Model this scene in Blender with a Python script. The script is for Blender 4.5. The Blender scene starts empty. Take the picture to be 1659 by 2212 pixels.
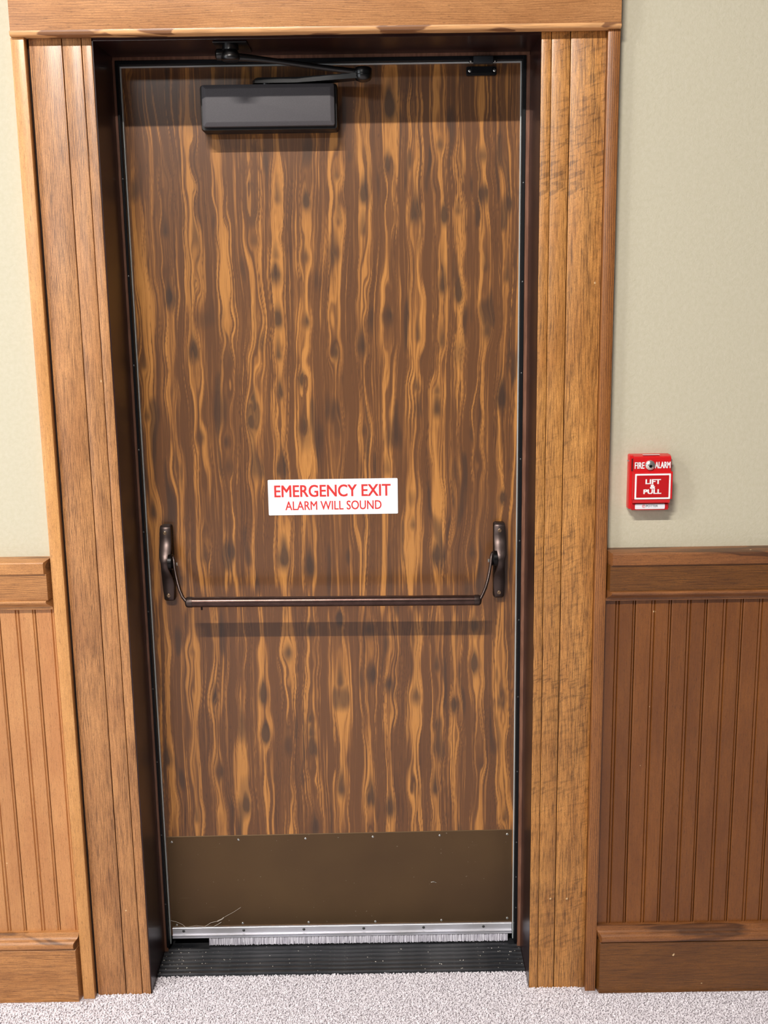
import bpy, bmesh, math, random
import numpy as np
from mathutils import Vector, Matrix

random.seed(4)
RNG = np.random.RandomState(11)
SC = bpy.context.scene
COL = SC.collection

# ------------------------------------------------------------------ camera
cam_d = bpy.data.cameras.new('camera')
cam = bpy.data.objects.new('camera', cam_d)
COL.objects.link(cam)
yaw, pit, rol = .0025, -.2008, -.0145
F = Vector((math.sin(yaw) * math.cos(pit), math.cos(yaw) * math.cos(pit), math.sin(pit)))
R0 = Vector((math.cos(yaw), -math.sin(yaw), 0))
U0 = R0.cross(F)
R1 = R0 * math.cos(rol) + U0 * math.sin(rol)
U1 = -R0 * math.sin(rol) + U0 * math.cos(rol)
M = Matrix((R1, U1, -F)).transposed().to_4x4()
M.translation = Vector((.1182, -2.5844, 1.6595))
cam.matrix_world = M
cam_d.sensor_fit = 'VERTICAL'
cam_d.sensor_height = 36
cam_d.lens = 36 * 2395 / 2212
cam_d.clip_start = .05
SC.camera = cam

# ------------------------------------------------------------------ world and lights of the room
w = bpy.data.worlds.new('room_light')
SC.world = w
w.use_nodes = True
w.node_tree.nodes['Background'].inputs[0].default_value = (.95, .95, 1.0, 1)
w.node_tree.nodes['Background'].inputs[1].default_value = .07


def area(name, loc, target, sx, sy, power, col=(1, 1, 1)):
    l = bpy.data.lights.new(name, 'AREA')
    l.shape = 'RECTANGLE'
    l.size = sx
    l.size_y = sy
    l.energy = power
    l.color = col
    o = bpy.data.objects.new(name, l)
    COL.objects.link(o)
    o.location = loc
    d = (Vector(target) - Vector(loc)).normalized()
    o.rotation_euler = d.to_track_quat('-Z', 'Y').to_euler()
    return o


area('ceiling_lamp', (-.75, -3.35, 4.3), (-.75, -3.3499, 0), 1.2, .09, 300, (1, .94, .88))
area('ceiling_lamp', (-4.2, -3.35, 4.3), (-4.2, -3.3499, 0), 1.2, .09, 150, (1, .94, .88))
area('ceiling_lamp', (-3.4, -9.5, 4.3), (-3.4, -5, 0), 4.0, .30, 130, (1, .95, .9))
area('window_daylight', (-2.5, -1.9, 1.5), (-.6, -.2, 1.1), 1.3, 2.2, 31, (.90, .95, 1.0))

SC.view_settings.view_transform = 'Standard'
SC.view_settings.look = 'None'
SC.view_settings.gamma = 1
SC.view_settings.use_curve_mapping = False
SC.view_settings.exposure = 0.0


# ------------------------------------------------------------------ helpers
def s2l(c):
    return tuple(((v / 255) / 12.92 if v / 255 <= .04045 else ((v / 255 + .055) / 1.055) ** 2.4) for v in c) + (1,)


def thing(name, loc, label=None, cat=None, group=None, kind=None):
    o = bpy.data.objects.new(name, None)
    o.empty_display_size = .05
    COL.objects.link(o)
    o.location = loc
    return tag(o, label, cat, group, kind)


def tag(o, label=None, cat=None, group=None, kind=None):
    for k, v in (('label', label), ('category', cat), ('group', group), ('kind', kind)):
        if v:
            o[k] = v
    return o


def wloc(o):
    v = Vector((0, 0, 0))
    while o:
        v += o.location
        o = o.parent
    return v


def put(name, bm, mat, parent=None, origin=None, smooth=35, label=None):
    """link a bmesh, given in world metres, as one object (child of parent)"""
    me = bpy.data.meshes.new(name)
    if isinstance(bm, bpy.types.Mesh):
        me = bm
    else:
        bmesh.ops.recalc_face_normals(bm, faces=bm.faces)
        bm.to_mesh(me)
        bm.free()
    off = wloc(parent) if parent else Vector((0, 0, 0))
    org = Vector(origin) if origin else off
    me.transform(Matrix.Translation(-org))
    if smooth:
        me.shade_smooth()
        me.set_sharp_from_angle(angle=math.radians(smooth))
    me.materials.clear()
    me.materials.append(mat)
    o = bpy.data.objects.new(name, me)
    COL.objects.link(o)
    if parent:
        o.parent = parent
    o.location = org - off
    if label:
        o['label'] = label
    return o


def NB():
    return bmesh.new()


def box(bm, x0, x1, y0, y1, z0, z1, bev=0, seg=2):
    vs = [bm.verts.new((x, y, z)) for x in (x0, x1) for y in (y0, y1) for z in (z0, z1)]
    fs = [bm.faces.new([vs[i] for i in f]) for f in
          ((0, 1, 3, 2), (4, 6, 7, 5), (0, 4, 5, 1), (2, 3, 7, 6), (0, 2, 6, 4), (1, 5, 7, 3))]
    if bev:
        es = list({e for f in fs for e in f.edges})
        bmesh.ops.bevel(bm, geom=es, offset=bev, segments=seg, affect='EDGES', profile=.5)
    return bm


def rings(bm, rs, cap=True, closed=True):
    """loft between rings of equal length"""
    rows = [[bm.verts.new(p) for p in r] for r in rs]
    n = len(rows[0])
    for a, b in zip(rows, rows[1:]):
        for i in range(n if closed else n - 1):
            j = (i + 1) % n
            bm.faces.new((a[i], a[j], b[j], b[i]))
    if cap:
        bm.faces.new(rows[0][::-1])
        bm.faces.new(rows[-1])
    return bm


def prism_x(bm, prof, x0, x1, m0=0, m1=0, yref=-.205):
    """profile (y, z) run along x; ends cut back by m * how far the profile stands proud of yref"""
    a = [(x0 + m0 * max(0, yref - y), y, z) for y, z in prof]
    b = [(x1 - m1 * max(0, yref - y), y, z) for y, z in prof]
    return rings(bm, [a, b])


def prism_z(bm, prof, z0, z1):
    return rings(bm, [[(x, y, z0) for x, y in prof], [(x, y, z1) for x, y in prof]])


def cyl(bm, c, axis, r, h, seg=20, bev=0, r2=None):
    """cylinder centred on c along axis, radius r at start to r2 at the end"""
    ax = Vector(axis).normalized()
    u = ax.orthogonal().normalized()
    v = ax.cross(u)
    c = Vector(c)
    r2 = r if r2 is None else r2

    def ring(t, rr):
        return [c + ax * t + (u * math.cos(a) + v * math.sin(a)) * rr for a in [2 * math.pi * i / seg for i in range(seg)]]
    L = [(-h / 2, r), (h / 2, r2)]
    if bev:
        L = [(-h / 2, r - bev), (-h / 2 + bev * .3, r - bev * .3), (-h / 2 + bev, r), (h / 2 - bev, r2), (h / 2 - bev * .3, r2 - bev * .3), (h / 2, r2 - bev)]
    return rings(bm, [ring(t, rr) for t, rr in L])


def lathe(bm, c, axis, prof, seg=24):
    ax = Vector(axis).normalized()
    u = ax.orthogonal().normalized()
    v = ax.cross(u)
    c = Vector(c)
    return rings(bm, [[c + ax * t + (u * math.cos(2 * math.pi * i / seg) + v * math.sin(2 * math.pi * i / seg)) * r
                       for i in range(seg)] for t, r in prof])


def tube(bm, pts, rad, seg=10, flat=None):
    pts = [Vector(p) for p in pts]
    if not hasattr(rad, '__len__'):
        rad = [rad] * len(pts)
    rs = []
    for i, p in enumerate(pts):
        t = (pts[min(i + 1, len(pts) - 1)] - pts[max(i - 1, 0)]).normalized()
        ref = Vector((0, 0, 1)) if abs(t.z) < .8 else Vector((1, 0, 0))
        u = t.cross(ref).normalized()
        v = t.cross(u)
        rs.append([p + (u * math.cos(a) + v * math.sin(a)) * rad[i] for a in [2 * math.pi * k / seg for k in range(seg)]])
    return rings(bm, rs)


def rrect(cx, cz, hx, hz, r, y, n=4):
    out = []
    for sx, sz, a0 in ((1, 1, 0), (-1, 1, 90), (-1, -1, 180), (1, -1, 270)):
        for k in range(n + 1):
            a = math.radians(a0 + 90 * k / n)
            out.append((cx + sx * (hx - r) + r * math.cos(a), y, cz + sz * (hz - r) + r * math.sin(a)))
    return out


def rbox(bm, x0, x1, z0, z1, steps, r):
    """rounded-rectangle body facing the room: steps of (y, inset)"""
    cx, cz, hx, hz = (x0 + x1) / 2, (z0 + z1) / 2, (x1 - x0) / 2, (z1 - z0) / 2
    return rings(bm, [rrect(cx, cz, hx - i, hz - i, max(r - i * .4, .0004), y) for y, i in steps])


# ------------------------------------------------------------------ materials
class Mat:
    def __init__(self, name, rough=.5, metal=0, color=(.5, .5, .5, 1), spec=.5, coat=0, coat_rough=.1):
        self.m = bpy.data.materials.new(name)
        self.m.use_nodes = True
        self.nt = self.m.node_tree
        self.b = self.nt.nodes['Principled BSDF']
        self.b.inputs['Roughness'].default_value = rough
        self.b.inputs['Metallic'].default_value = metal
        self.b.inputs['Base Color'].default_value = color
        self.b.inputs['Specular IOR Level'].default_value = spec
        self.b.inputs['Coat Weight'].default_value = coat
        self.b.inputs['Coat Roughness'].default_value = coat_rough

    def n(self, t, **kw):
        nd = self.nt.nodes.new(t)
        for k, v in kw.items():
            setattr(nd, k, v)
        return nd

    def l(self, a, b):
        self.nt.links.new(a, b)

    def coords(self, rnd=True):
        tc = self.n('ShaderNodeTexCoord')
        if not rnd:
            return tc.outputs['Object']
        oi = self.n('ShaderNodeObjectInfo')
        mul = self.n('ShaderNodeMath', operation='MULTIPLY')
        mul.inputs[1].default_value = 37.0
        self.l(oi.outputs['Random'], mul.inputs[0])
        ad = self.n('ShaderNodeVectorMath', operation='ADD')
        self.l(tc.outputs['Object'], ad.inputs[0])
        self.l(mul.outputs[0], ad.inputs[1])
        return ad.outputs[0]

    def noise(self, vec, scale, detail=3, rough=.5, dist=0, xyz=(1, 1, 1), rot=(0, 0, 0), norm=True):
        mp = self.n('ShaderNodeMapping')
        mp.inputs['Scale'].default_value = xyz
        mp.inputs['Rotation'].default_value = rot
        self.l(vec, mp.inputs['Vector'])
        nz = self.n('ShaderNodeTexNoise')
        nz.inputs['Scale'].default_value = scale
        nz.inputs['Detail'].default_value = detail
        nz.inputs['Roughness'].default_value = rough
        nz.inputs['Distortion'].default_value = dist
        self.l(mp.outputs[0], nz.inputs['Vector'])
        return nz.outputs['Fac']

    def ramp(self, fac, stops, interp='LINEAR'):
        r = self.n('ShaderNodeValToRGB')
        r.color_ramp.interpolation = interp
        e = r.color_ramp.elements
        while len(e) > 1:
            e.remove(e[-1])
        e[0].position = stops[0][0]
        e[0].color = stops[0][1]
        for p, c in stops[1:]:
            x = e.new(p)
            x.color = c
        self.l(fac, r.inputs[0])
        return r.outputs[0]

    def rampf(self, fac, stops):
        return self.ramp(fac, [(p, (v, v, v, 1)) for p, v in stops])

    def math(self, op, a, b=None, clamp=False):
        nd = self.n('ShaderNodeMath', operation=op)
        nd.use_clamp = clamp
        for i, v in enumerate((a, b)):
            if v is None:
                continue
            if isinstance(v, (int, float)):
                nd.inputs[i].default_value = v
            else:
                self.l(v, nd.inputs[i])
        return nd.outputs[0]

    def mix(self, fac, a, b, mode='MIX'):
        nd = self.n('ShaderNodeMix', data_type='RGBA', blend_type=mode)
        for s, v in ((0, fac), (6, a), (7, b)):
            if isinstance(v, (int, float)):
                nd.inputs[s].default_value = v
            elif isinstance(v, tuple):
                nd.inputs[s].default_value = v
            else:
                self.l(v, nd.inputs[s])
        return nd.outputs[2]

    def color(self, c):
        self.l(c, self.b.inputs['Base Color'])

    def bump(self, h, strength=.3, dist=.001):
        b = self.n('ShaderNodeBump')
        b.inputs['Strength'].default_value = strength
        b.inputs['Distance'].default_value = dist
        self.l(h, b.inputs['Height'])
        self.l(b.outputs[0], self.b.inputs['Normal'])


def wood(name, light, mid, dark, along='z', fine=1.0, lines=0.0, period=.0033, wav=1.0, rays=0.0, rough=.42, coat=.25, contrast=1.0,
         vary=.0, chips=True, rnd=True, streak=0.0):
    m = Mat(name, rough=rough, coat=coat, coat_rough=.22)
    v = m.coords(rnd)
    A = {'z': lambda k: (1, 1, k), 'x': lambda k: (k, 1, 1)}[along]
    grain = m.noise(v, 420 * fine, 4, .65, .2, xyz=A(.045))
    pores = m.noise(v, 760 * fine, 2, .7, 0, xyz=A(.09))
    speck = m.noise(v, 700, 2, .6, 0, xyz=A(.5))
    sep = m.n('ShaderNodeSeparateXYZ')
    m.l(v, sep.inputs[0])
    low = m.noise(v, 7, 2, .5, 0, xyz=A(.28))
    wob = m.noise(v, 60, 3, .55, 0, xyz=A(.22))
    across = m.math('ADD', sep.outputs['X' if along == 'z' else 'Z'], m.math('MULTIPLY', sep.outputs['Y'], .8))
    t = m.math('MULTIPLY', across, 2 * math.pi / period)
    t = m.math('ADD', t, m.math('MULTIPLY', low, 46.0 * wav))
    t = m.math('ADD', t, m.math('MULTIPLY', wob, 9.0 * wav))
    ringf = m.rampf(m.math('ADD', m.math('MULTIPLY', m.math('SINE', t), .5), .5), [(0, 0), (.45, .08), (.86, .95), (1, 1)])
    lmask = m.rampf(m.noise(v, 18, 2, .5, 0, xyz=A(.2)), [(.36, .25), (.60, 1)])
    g = m.rampf(grain, [(.36, 1), (.50, .30), (.62, 0)])
    a = m.math('MULTIPLY', g, .62 * contrast)
    a = m.math('ADD', a, m.math('MULTIPLY', m.math('MULTIPLY', ringf, lmask), lines), clamp=True)
    patch = m.noise(v, 16, 3, .6, 0, xyz=A(.35))
    base = m.mix(m.rampf(patch, [(.35, 0), (.65, 1)]), s2l(light), s2l(mid))
    base = m.mix(m.rampf(speck, [(.40, .22), (.60, 0)]), base, s2l(dark))
    c = m.mix(a, base, s2l(dark))
    c = m.mix(m.rampf(pores, [(.30, .5), (.42, 0)]), c, s2l(tuple(k * .55 for k in dark)))
    if streak:
        sk = m.noise(v, 20, 3, .55, .8, xyz=A(.12))
        c = m.mix(m.rampf(sk, [(.51, 0), (.56, streak), (.66, streak * .4), (.70, streak)]), c, s2l(tuple(k * .8 for k in dark)))
    if rays:
        mp = m.n('ShaderNodeMapping', vector_type='TEXTURE')
        mp.inputs['Rotation'].default_value = (0, math.radians(-20), 0)
        mp.inputs['Scale'].default_value = (1, 1, .24)
        m.l(v, mp.inputs['Vector'])
        ry = m.noise(mp.outputs[0], 30, 2, .55, .5)
        rz = m.noise(v, 4.5, 2, .5, 0, xyz=(1.6, 1, 1))
        gx = m.rampf(sep.outputs['X'], [(.44, .6), (.50, 1), (.548, .9), (.556, .12), (1, .0)])
        msk = m.math('MULTIPLY', m.rampf(ry, [(.53, 0), (.60, 1)]), m.rampf(rz, [(.42, .10), (.60, 1)]))
        msk = m.math('MULTIPLY', msk, gx)
        msk = m.math('MULTIPLY', msk, m.rampf(grain, [(.3, 1), (.6, .55)]))
        c = m.mix(m.math('MULTIPLY', msk, rays), c, s2l(tuple(k * .80 for k in dark)))
    if vary:
        oi = m.n('ShaderNodeObjectInfo')
        c = m.mix(m.math('MULTIPLY', oi.outputs['Random'], vary), c, s2l(tuple(k * .72 for k in mid)), 'MIX')
    if chips:
        ch = m.noise(v, 55, 1, .5, 0)
        c = m.mix(m.rampf(ch, [(.80, 0), (.82, .8)]), c, s2l((226, 196, 150)))
    m.color(c)
    m.bump(m.math('SUBTRACT', grain, m.math('MULTIPLY', ringf, .5 * lines)), .4, .0006)
    return m.m


M_wood_case_l = wood('oak_casing', (212, 152, 94), (188, 130, 78), (84, 50, 26), lines=.62, contrast=.8)
M_wood_case_r = wood('oak_casing_rays', (230, 164, 88), (206, 140, 70), (82, 48, 18), lines=.72, period=.0031, wav=.30, rays=1.0, contrast=1.0, rnd=False)
M_wood_band_l = wood('oak_back_band', (222, 164, 98), (206, 148, 84), (146, 92, 46), contrast=.55, lines=.1)
M_wood_band_r = wood('oak_back_band_shaded', (168, 108, 54), (150, 94, 44), (88, 50, 24), contrast=.6, lines=.6, period=.0045, wav=.6)  # darker than the left band, carrying the dimmer light on this side
M_wood_head = wood('oak_head', (208, 150, 96), (192, 134, 82), (140, 92, 54), along='x', contrast=.7, lines=.35, period=.0045)
M_wood_x = wood('oak_rail_grain', (204, 144, 84), (182, 124, 68), (98, 60, 32), along='x', contrast=.85, lines=.35, period=.004)  # left rail colours include some of the stronger light there
M_wood_cap = wood('oak_cap_grain', (206, 146, 86), (182, 124, 70), (84, 50, 30), along='x', contrast=.5, lines=.12, streak=.75)  # left caps likewise lightened in colour for the brighter side
M_wood_x_r = wood('oak_rail_grain_shaded_stain', (128, 80, 30), (112, 68, 24), (64, 36, 10), along='x', contrast=.85, lines=.35, period=.004)  # stain darkened further for the weaker light right of the door
M_wood_cap_r = wood('oak_cap_grain_shaded_stain', (156, 100, 54), (130, 80, 42), (60, 34, 20), along='x', contrast=.5, lines=.12, streak=.75)  # right caps: stain plus painted-in falloff of light
M_wood_bead_l = wood('oak_beadboard', (206, 148, 92), (192, 132, 80), (140, 88, 48), contrast=.40, vary=.30)  # left planks lightened, part of the brighter light put into the stain
M_wood_bead_r = wood('oak_beadboard_shaded_stain', (134, 80, 32), (118, 68, 26), (78, 42, 16), contrast=.45, vary=.35)  # right planks: stain deepened to take in the light falloff
M_dark = Mat('groove_dark', rough=.8, color=s2l((30, 16, 9))).m

m = Mat('plywood_edge', rough=.4, coat=.2)
v = m.coords()
p = m.noise(v, 9, 2, .5, .4, xyz=(1, 3, 3))
g = m.noise(v, 240, 3, .6, 0, xyz=(.05, 1, 1))
c = m.mix(m.rampf(p, [(.54, 0), (.57, 1)]), s2l((226, 170, 112)), s2l((140, 94, 58)))
c = m.mix(m.rampf(g, [(.4, .35), (.55, 0)]), c, s2l((120, 78, 44)))
m.color(c)
M_ply = m.m

m = Mat('wall_paint', rough=.62, spec=.35)
v = m.coords(False)
n1 = m.noise(v, 290, 3, .55)
n2 = m.noise(v, 120, 2, .5)
m.color(m.mix(m.rampf(n2, [(.3, 0), (.7, 1)]), s2l((198, 192, 170)), s2l((193, 187, 163))))
m.bump(m.math('ADD', n1, m.math('MULTIPLY', n2, .8)), .38, .0013)
M_wall = m.m

m = Mat('frame_paint', rough=.34, spec=.4, coat=.15, coat_rough=.12)
v = m.coords(False)
m.color(m.mix(m.rampf(m.noise(v, 70, 3), [(.45, 0), (.75, .5)]), s2l((36, 13, 12)), s2l((44, 18, 15))))
M_frame = m.m
m = Mat('stop_face_paint', rough=.38)
v = m.coords(False)
m.color(m.mix(m.rampf(m.noise(v, 200, 3, xyz=(1, 1, .1)), [(.4, 0), (.6, .6)]), s2l((132, 92, 72)), s2l((96, 62, 46))))
M_stop = m.m
M_black = Mat('black_gasket', rough=.5, spec=.3, color=s2l((6, 7, 11))).m
M_silver = Mat('silver_edge', rough=.35, metal=.3, color=s2l((206, 212, 210))).m
m = Mat('closer_black', rough=.32, color=s2l((7, 7, 8)), coat=.2)
M_closer_arm = m.m
m = Mat('closer_cover_grey', rough=.6, color=s2l((70, 67, 70)))
v = m.coords(False)
m.color(m.mix(m.rampf(m.noise(v, 900, 2), [(.4, 0), (.6, .6)]), s2l((76, 73, 76)), s2l((64, 61, 64))))
M_cover = m.m
M_cover_side = Mat('closer_body_black', rough=.45, color=s2l((15, 11, 11))).m
m = Mat('bronze_metal', rough=.3, metal=.85, color=s2l((86, 66, 60)))
v = m.coords(False)
nn = m.noise(v, 900, 2, .5, 0, xyz=(.02, 1, 1))
m.color(m.mix(m.rampf(m.noise(v, 60, 3), [(.4, 0), (.7, .5)]), s2l((88, 68, 62)), s2l((66, 48, 44))))
m.l(m.math('ADD', m.math('MULTIPLY', nn, .14), .2), m.b.inputs['Roughness'])
M_bronze = m.m
m = Mat('bronze_satin', rough=.36, metal=.8, color=s2l((78, 66, 62)))
M_strap = m.m
M_bronze_dark = Mat('bronze_black', rough=.35, metal=.5, color=s2l((12, 10, 10))).m
M_screw_b = Mat('screw_bronze', rough=.35, metal=.9, color=s2l((150, 128, 104))).m
M_screw = Mat('screw_steel', rough=.25, metal=.9, color=s2l((205, 205, 198))).m
M_screw_d = Mat('screw_dark', rough=.3, metal=.7, color=s2l((90, 92, 92))).m

m = Mat('kick_plate_bronze', rough=.40, metal=.7, color=s2l((82, 64, 46)))
v = m.coords(False)
c = m.mix(m.rampf(m.noise(v, 3.5, 3), [(.35, 0), (.7, 1)]), s2l((106, 84, 58)), s2l((92, 72, 52)))
sp = m.noise(v, 150, 1, .5)
c = m.mix(m.rampf(sp, [(.78, 0), (.8, .5)]), c, s2l((170, 160, 140)))
sc2 = m.noise(v, 60, 2, .5, 0, xyz=(.15, 1, 2.5), rot=(0, .4, 0))
c = m.mix(m.rampf(sc2, [(.74, 0), (.78, .25)]), c, s2l((130, 112, 88)))
m.color(c)
M_kick = m.m
m = Mat('sweep_aluminium', rough=.38, metal=.55, color=s2l((205, 207, 216)))
v = m.coords(False)
m.color(m.mix(m.rampf(m.noise(v, 30, 4, xyz=(.3, 1, 1)), [(.45, 0), (.7, .6)]), s2l((222, 222, 230)), s2l((182, 180, 182))))
M_alu = m.m
m = Mat('brush_bristle', rough=.6)
v = m.coords(False)
m.color(m.mix(m.rampf(m.noise(v, 500, 2, .5, 0, xyz=(1, 1, .03)), [(.4, 0), (.62, 1)]), s2l((244, 242, 250)), s2l((178, 174, 186))))
M_brush = m.m
m = Mat('threshold_metal', rough=.38, metal=.55, color=s2l((40, 42, 46)))
v = m.coords(False)
c = m.mix(m.rampf(m.noise(v, 20, 4, .6, xyz=(.3, 1, 1)), [(.4, 0), (.75, .7)]), s2l((46, 48, 52)), s2l((104, 104, 106)))
c = m.mix(m.rampf(m.noise(v, 160, 3, .6), [(.66, 0), (.74, .6)]), c, s2l((170, 164, 152)))
m.color(c)
M_thresh = m.m
m = Mat('carpet_yarn', rough=.95, spec=.1)
at = m.n('ShaderNodeAttribute', attribute_name='tone')
m.color(m.ramp(at.outputs['Fac'], [(0, s2l((196, 190, 194))), (.5, s2l((228, 222, 228))), (1, s2l((248, 244, 248)))]))
M_yarn = m.m
m = Mat('carpet_backing', rough=.95, spec=.1)
v = m.coords(False)
nz = m.noise(v, 320, 2, .7, 1.2)
m.color(m.ramp(nz, [(.34, s2l((150, 142, 146))), (.5, s2l((212, 205, 210))), (.64, s2l((240, 234, 240)))]))
m.bump(nz, .9, .004)
M_carpet = m.m
M_red = Mat('alarm_red', rough=.32, color=s2l((204, 22, 26)), coat=.3, coat_rough=.15).m
M_red_dark = Mat('alarm_red_deep', rough=.35, color=s2l((186, 12, 20)), coat=.2).m
M_recess = Mat('alarm_recess_shade', rough=.6, color=s2l((70, 6, 10))).m
M_white = Mat('white_print', rough=.45, color=s2l((240, 240, 240))).m
M_white_l = Mat('label_white', rough=.35, color=s2l((232, 232, 236))).m
M_signw = Mat('sign_white', rough=.35, color=s2l((246, 250, 252))).m
M_signred = Mat('sign_red', rough=.45, color=s2l((218, 52, 50))).m
M_greyp = Mat('grey_print', rough=.5, color=s2l((110, 112, 118))).m
M_chrome = Mat('chrome', rough=.22, metal=.85, color=s2l((225, 222, 214))).m
M_web = Mat('cobweb', rough=.6, color=s2l((200, 190, 175))).m
M_crumb = Mat('crumb', rough=.8, color=s2l((214, 208, 196))).m


# ------------------------------------------------------------------ text
def lettering(s, x0, x1, z0, z1, y, mat, parent, bold=0, name='lettering', depth=.0002):
    """flat raised letters fitted to a rectangle; bold thickens the strokes by that many metres each side"""
    cu = bpy.data.curves.new('t', 'FONT')
    cu.body = s
    cu.size = 1
    cu.fill_mode = 'FRONT'
    cu.resolution_u = 4
    to = bpy.data.objects.new('t', cu)
    me = bpy.data.meshes.new_from_object(to)
    bpy.data.objects.remove(to)
    n = len(me.vertices)
    co = np.empty(n * 3)
    me.vertices.foreach_get('co', co)
    co = co.reshape(-1, 3)
    mn, mx = co.min(0), co.max(0)
    x0, x1, z0, z1 = x0 + bold, x1 - bold, z0 + bold * .6, z1 - bold * .6
    X = x0 + (co[:, 0] - mn[0]) / (mx[0] - mn[0]) * (x1 - x0)
    Z = z0 + (co[:, 1] - mn[1]) / (mx[1] - mn[1]) * (z1 - z0)
    me.vertices.foreach_set('co', np.stack([X, np.full(n, y), Z], 1).ravel())
    out = bmesh.new()
    offs = [(0, 0)] if not bold else [(-1, -.6), (0, -.6), (1, -.6), (-1, .6), (0, .6), (1, .6), (-1, 0), (1, 0)]
    for k, (a, b) in enumerate(offs):
        bm = bmesh.new()
        bm.from_mesh(me)
        r = bmesh.ops.extrude_face_region(bm, geom=list(bm.faces))
        bmesh.ops.translate(bm, vec=(0, -depth - k * .00001, 0), verts=[g for g in r['geom'] if isinstance(g, bmesh.types.BMVert)])
        bmesh.ops.translate(bm, vec=(a * bold, 0, b * bold), verts=bm.verts)
        bmesh.ops.recalc_face_normals(bm, faces=bm.faces)
        tm = bpy.data.meshes.new('t')
        bm.to_mesh(tm)
        bm.free()
        out.from_mesh(tm)
        bpy.data.meshes.remove(tm)
    bpy.data.meshes.remove(me)
    m2 = bpy.data.meshes.new(name)
    out.to_mesh(m2)
    out.free()
    return put(name, m2, mat, parent, smooth=0)


# ------------------------------------------------------------------ numbers shared by the shell
YW, YB, YC, YS = -.184, -.196, -.192, -.207      # wall, beadboard, casing and back band fronts
JL, JR, ZT = -.452, .457, 2.1547                   # faces of the steel jambs and head
XO = .6135                                         # outer edge of the casings
XEND = 2.6

# floor
bm = NB()
box(bm, -XEND, XEND, -6, .12, -.10, -.006)
fl = put('floor', bm, M_carpet, smooth=0)
tag(fl, 'grey mottled carpet floor', kind='structure')


def pile():
    sx = .0038
    xs = np.arange(-1.25, 1.45, sx)
    ys = np.arange(-.62, -.128, sx)
    X, Y = np.meshgrid(xs, ys)
    X = X.ravel() + RNG.uniform(-.6, .6, X.size) * sx
    Y = Y.ravel() + RNG.uniform(-.6, .6, Y.size) * sx
    keep = (Y < YS - .001) | ((X > JL + .002) & (X < JR - .002)) | ((np.abs(X) < .580) & (Y < YC - .0015))
    keep &= ~((np.abs(X) > .585) & (Y > -.222))
    X, Y = X[keep], Y[keep]
    n = len(X)
    ang = RNG.uniform(0, 2 * math.pi, n)
    ln = RNG.uniform(.0022, .0052, n)
    wd = RNG.uniform(.0010, .0017, n)
    h = RNG.uniform(.0035, .0066, n)
    dx, dy = np.cos(ang), np.sin(ang)
    zb = -.0065
    V = np.empty((n, 7, 3))
    # a bent loop of yarn: a low arched ridge, 7 vertices
    def setv(k, a, b, z):
        V[:, k, 0] = X + dx * a - dy * b
        V[:, k, 1] = Y + dy * a + dx * b
        V[:, k, 2] = z
    setv(0, -ln, 0, zb)
    setv(1, -ln * .45, wd, zb + h * .55)
    setv(2, -ln * .45, -wd, zb + h * .55)
    setv(3, 0, wd * 0, zb + h)
    setv(4, ln * .55, wd, zb + h * .6)
    setv(5, ln * .55, -wd, zb + h * .6)
    setv(6, ln, 0, zb)
    f = np.array([[0, 1, 3], [0, 3, 2], [1, 4, 3], [3, 5, 2], [3, 4, 6], [3, 6, 5]])
    f = (f[None] + (np.arange(n) * 7)[:, None, None]).reshape(-1, 3)
    me = bpy.data.meshes.new('carpet_pile')
    me.vertices.add(n * 7)
    me.vertices.foreach_set('co', V.ravel())
    me.loops.add(f.size)
    me.loops.foreach_set('vertex_index', f.ravel())
    me.polygons.add(len(f))
    me.polygons.foreach_set('loop_start', np.arange(0, f.size, 3))
    me.polygons.foreach_set('loop_total', np.full(len(f), 3))
    me.update(calc_edges=True)
    a = me.attributes.new('tone', 'FLOAT', 'POINT')
    a.data.foreach_set('value', np.repeat(np.clip(RNG.normal(.55, .25, n), 0, 1), 7))
    o = put('carpet_pile', me, M_yarn, fl, smooth=180)
    o['kind'] = 'stuff'


pile()

# painted wall round the doorway
bm = NB()
rx = .52
for x0, x1, z0, z1 in ((-XEND, -rx, -.006, 3.2), (rx, XEND, -.006, 3.2), (-rx, rx, 2.2, 3.2)):
    box(bm, x0, x1, YW, .10, z0, z1)
wall = put('wall_back', bm, M_wall, smooth=0)
tag(wall, 'cream painted wall with fine orange-peel texture', kind='structure')
bm = NB()
box(bm, -.75, .75, .10, .13, -.006, 2.4)
o = put('wall_outside', bm, M_dark, smooth=0)
tag(o, 'dark outside behind the closed door', kind='structure')


# ---- beadboard planks, each one a piece of the wall
def plank_mesh(x0, w0):
    e = YB
    P = [(x0 + .0006, e + .006), (x0 + .0006, e + .0022), (x0 + .0016, e + .0006), (x0 + .0030, e)]
    cb = x0 + w0 / 2
    for dx, dy in ((-.0052, 0), (-.0040, .0018), (-.0032, .0032), (-.0024, .0012), (-.0010, -.0001), (.0010, -.0001),
                   (.0024, .0012), (.0032, .0032), (.0040, .0018), (.0052, 0)):
        P.append((cb + dx, e + dy))
    x1 = x0 + w0
    P += [(x1 - .0068, e), (x1 - .0056, e + .0018), (x1 - .0048, e + .0030), (x1 - .0038, e + .0006), (x1 - .0022, e),
          (x1 - .0012, e + .0010), (x1 - .0006, e + .0022), (x1 - .0006, e + .006)]
    return P


PW = .0805


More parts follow.
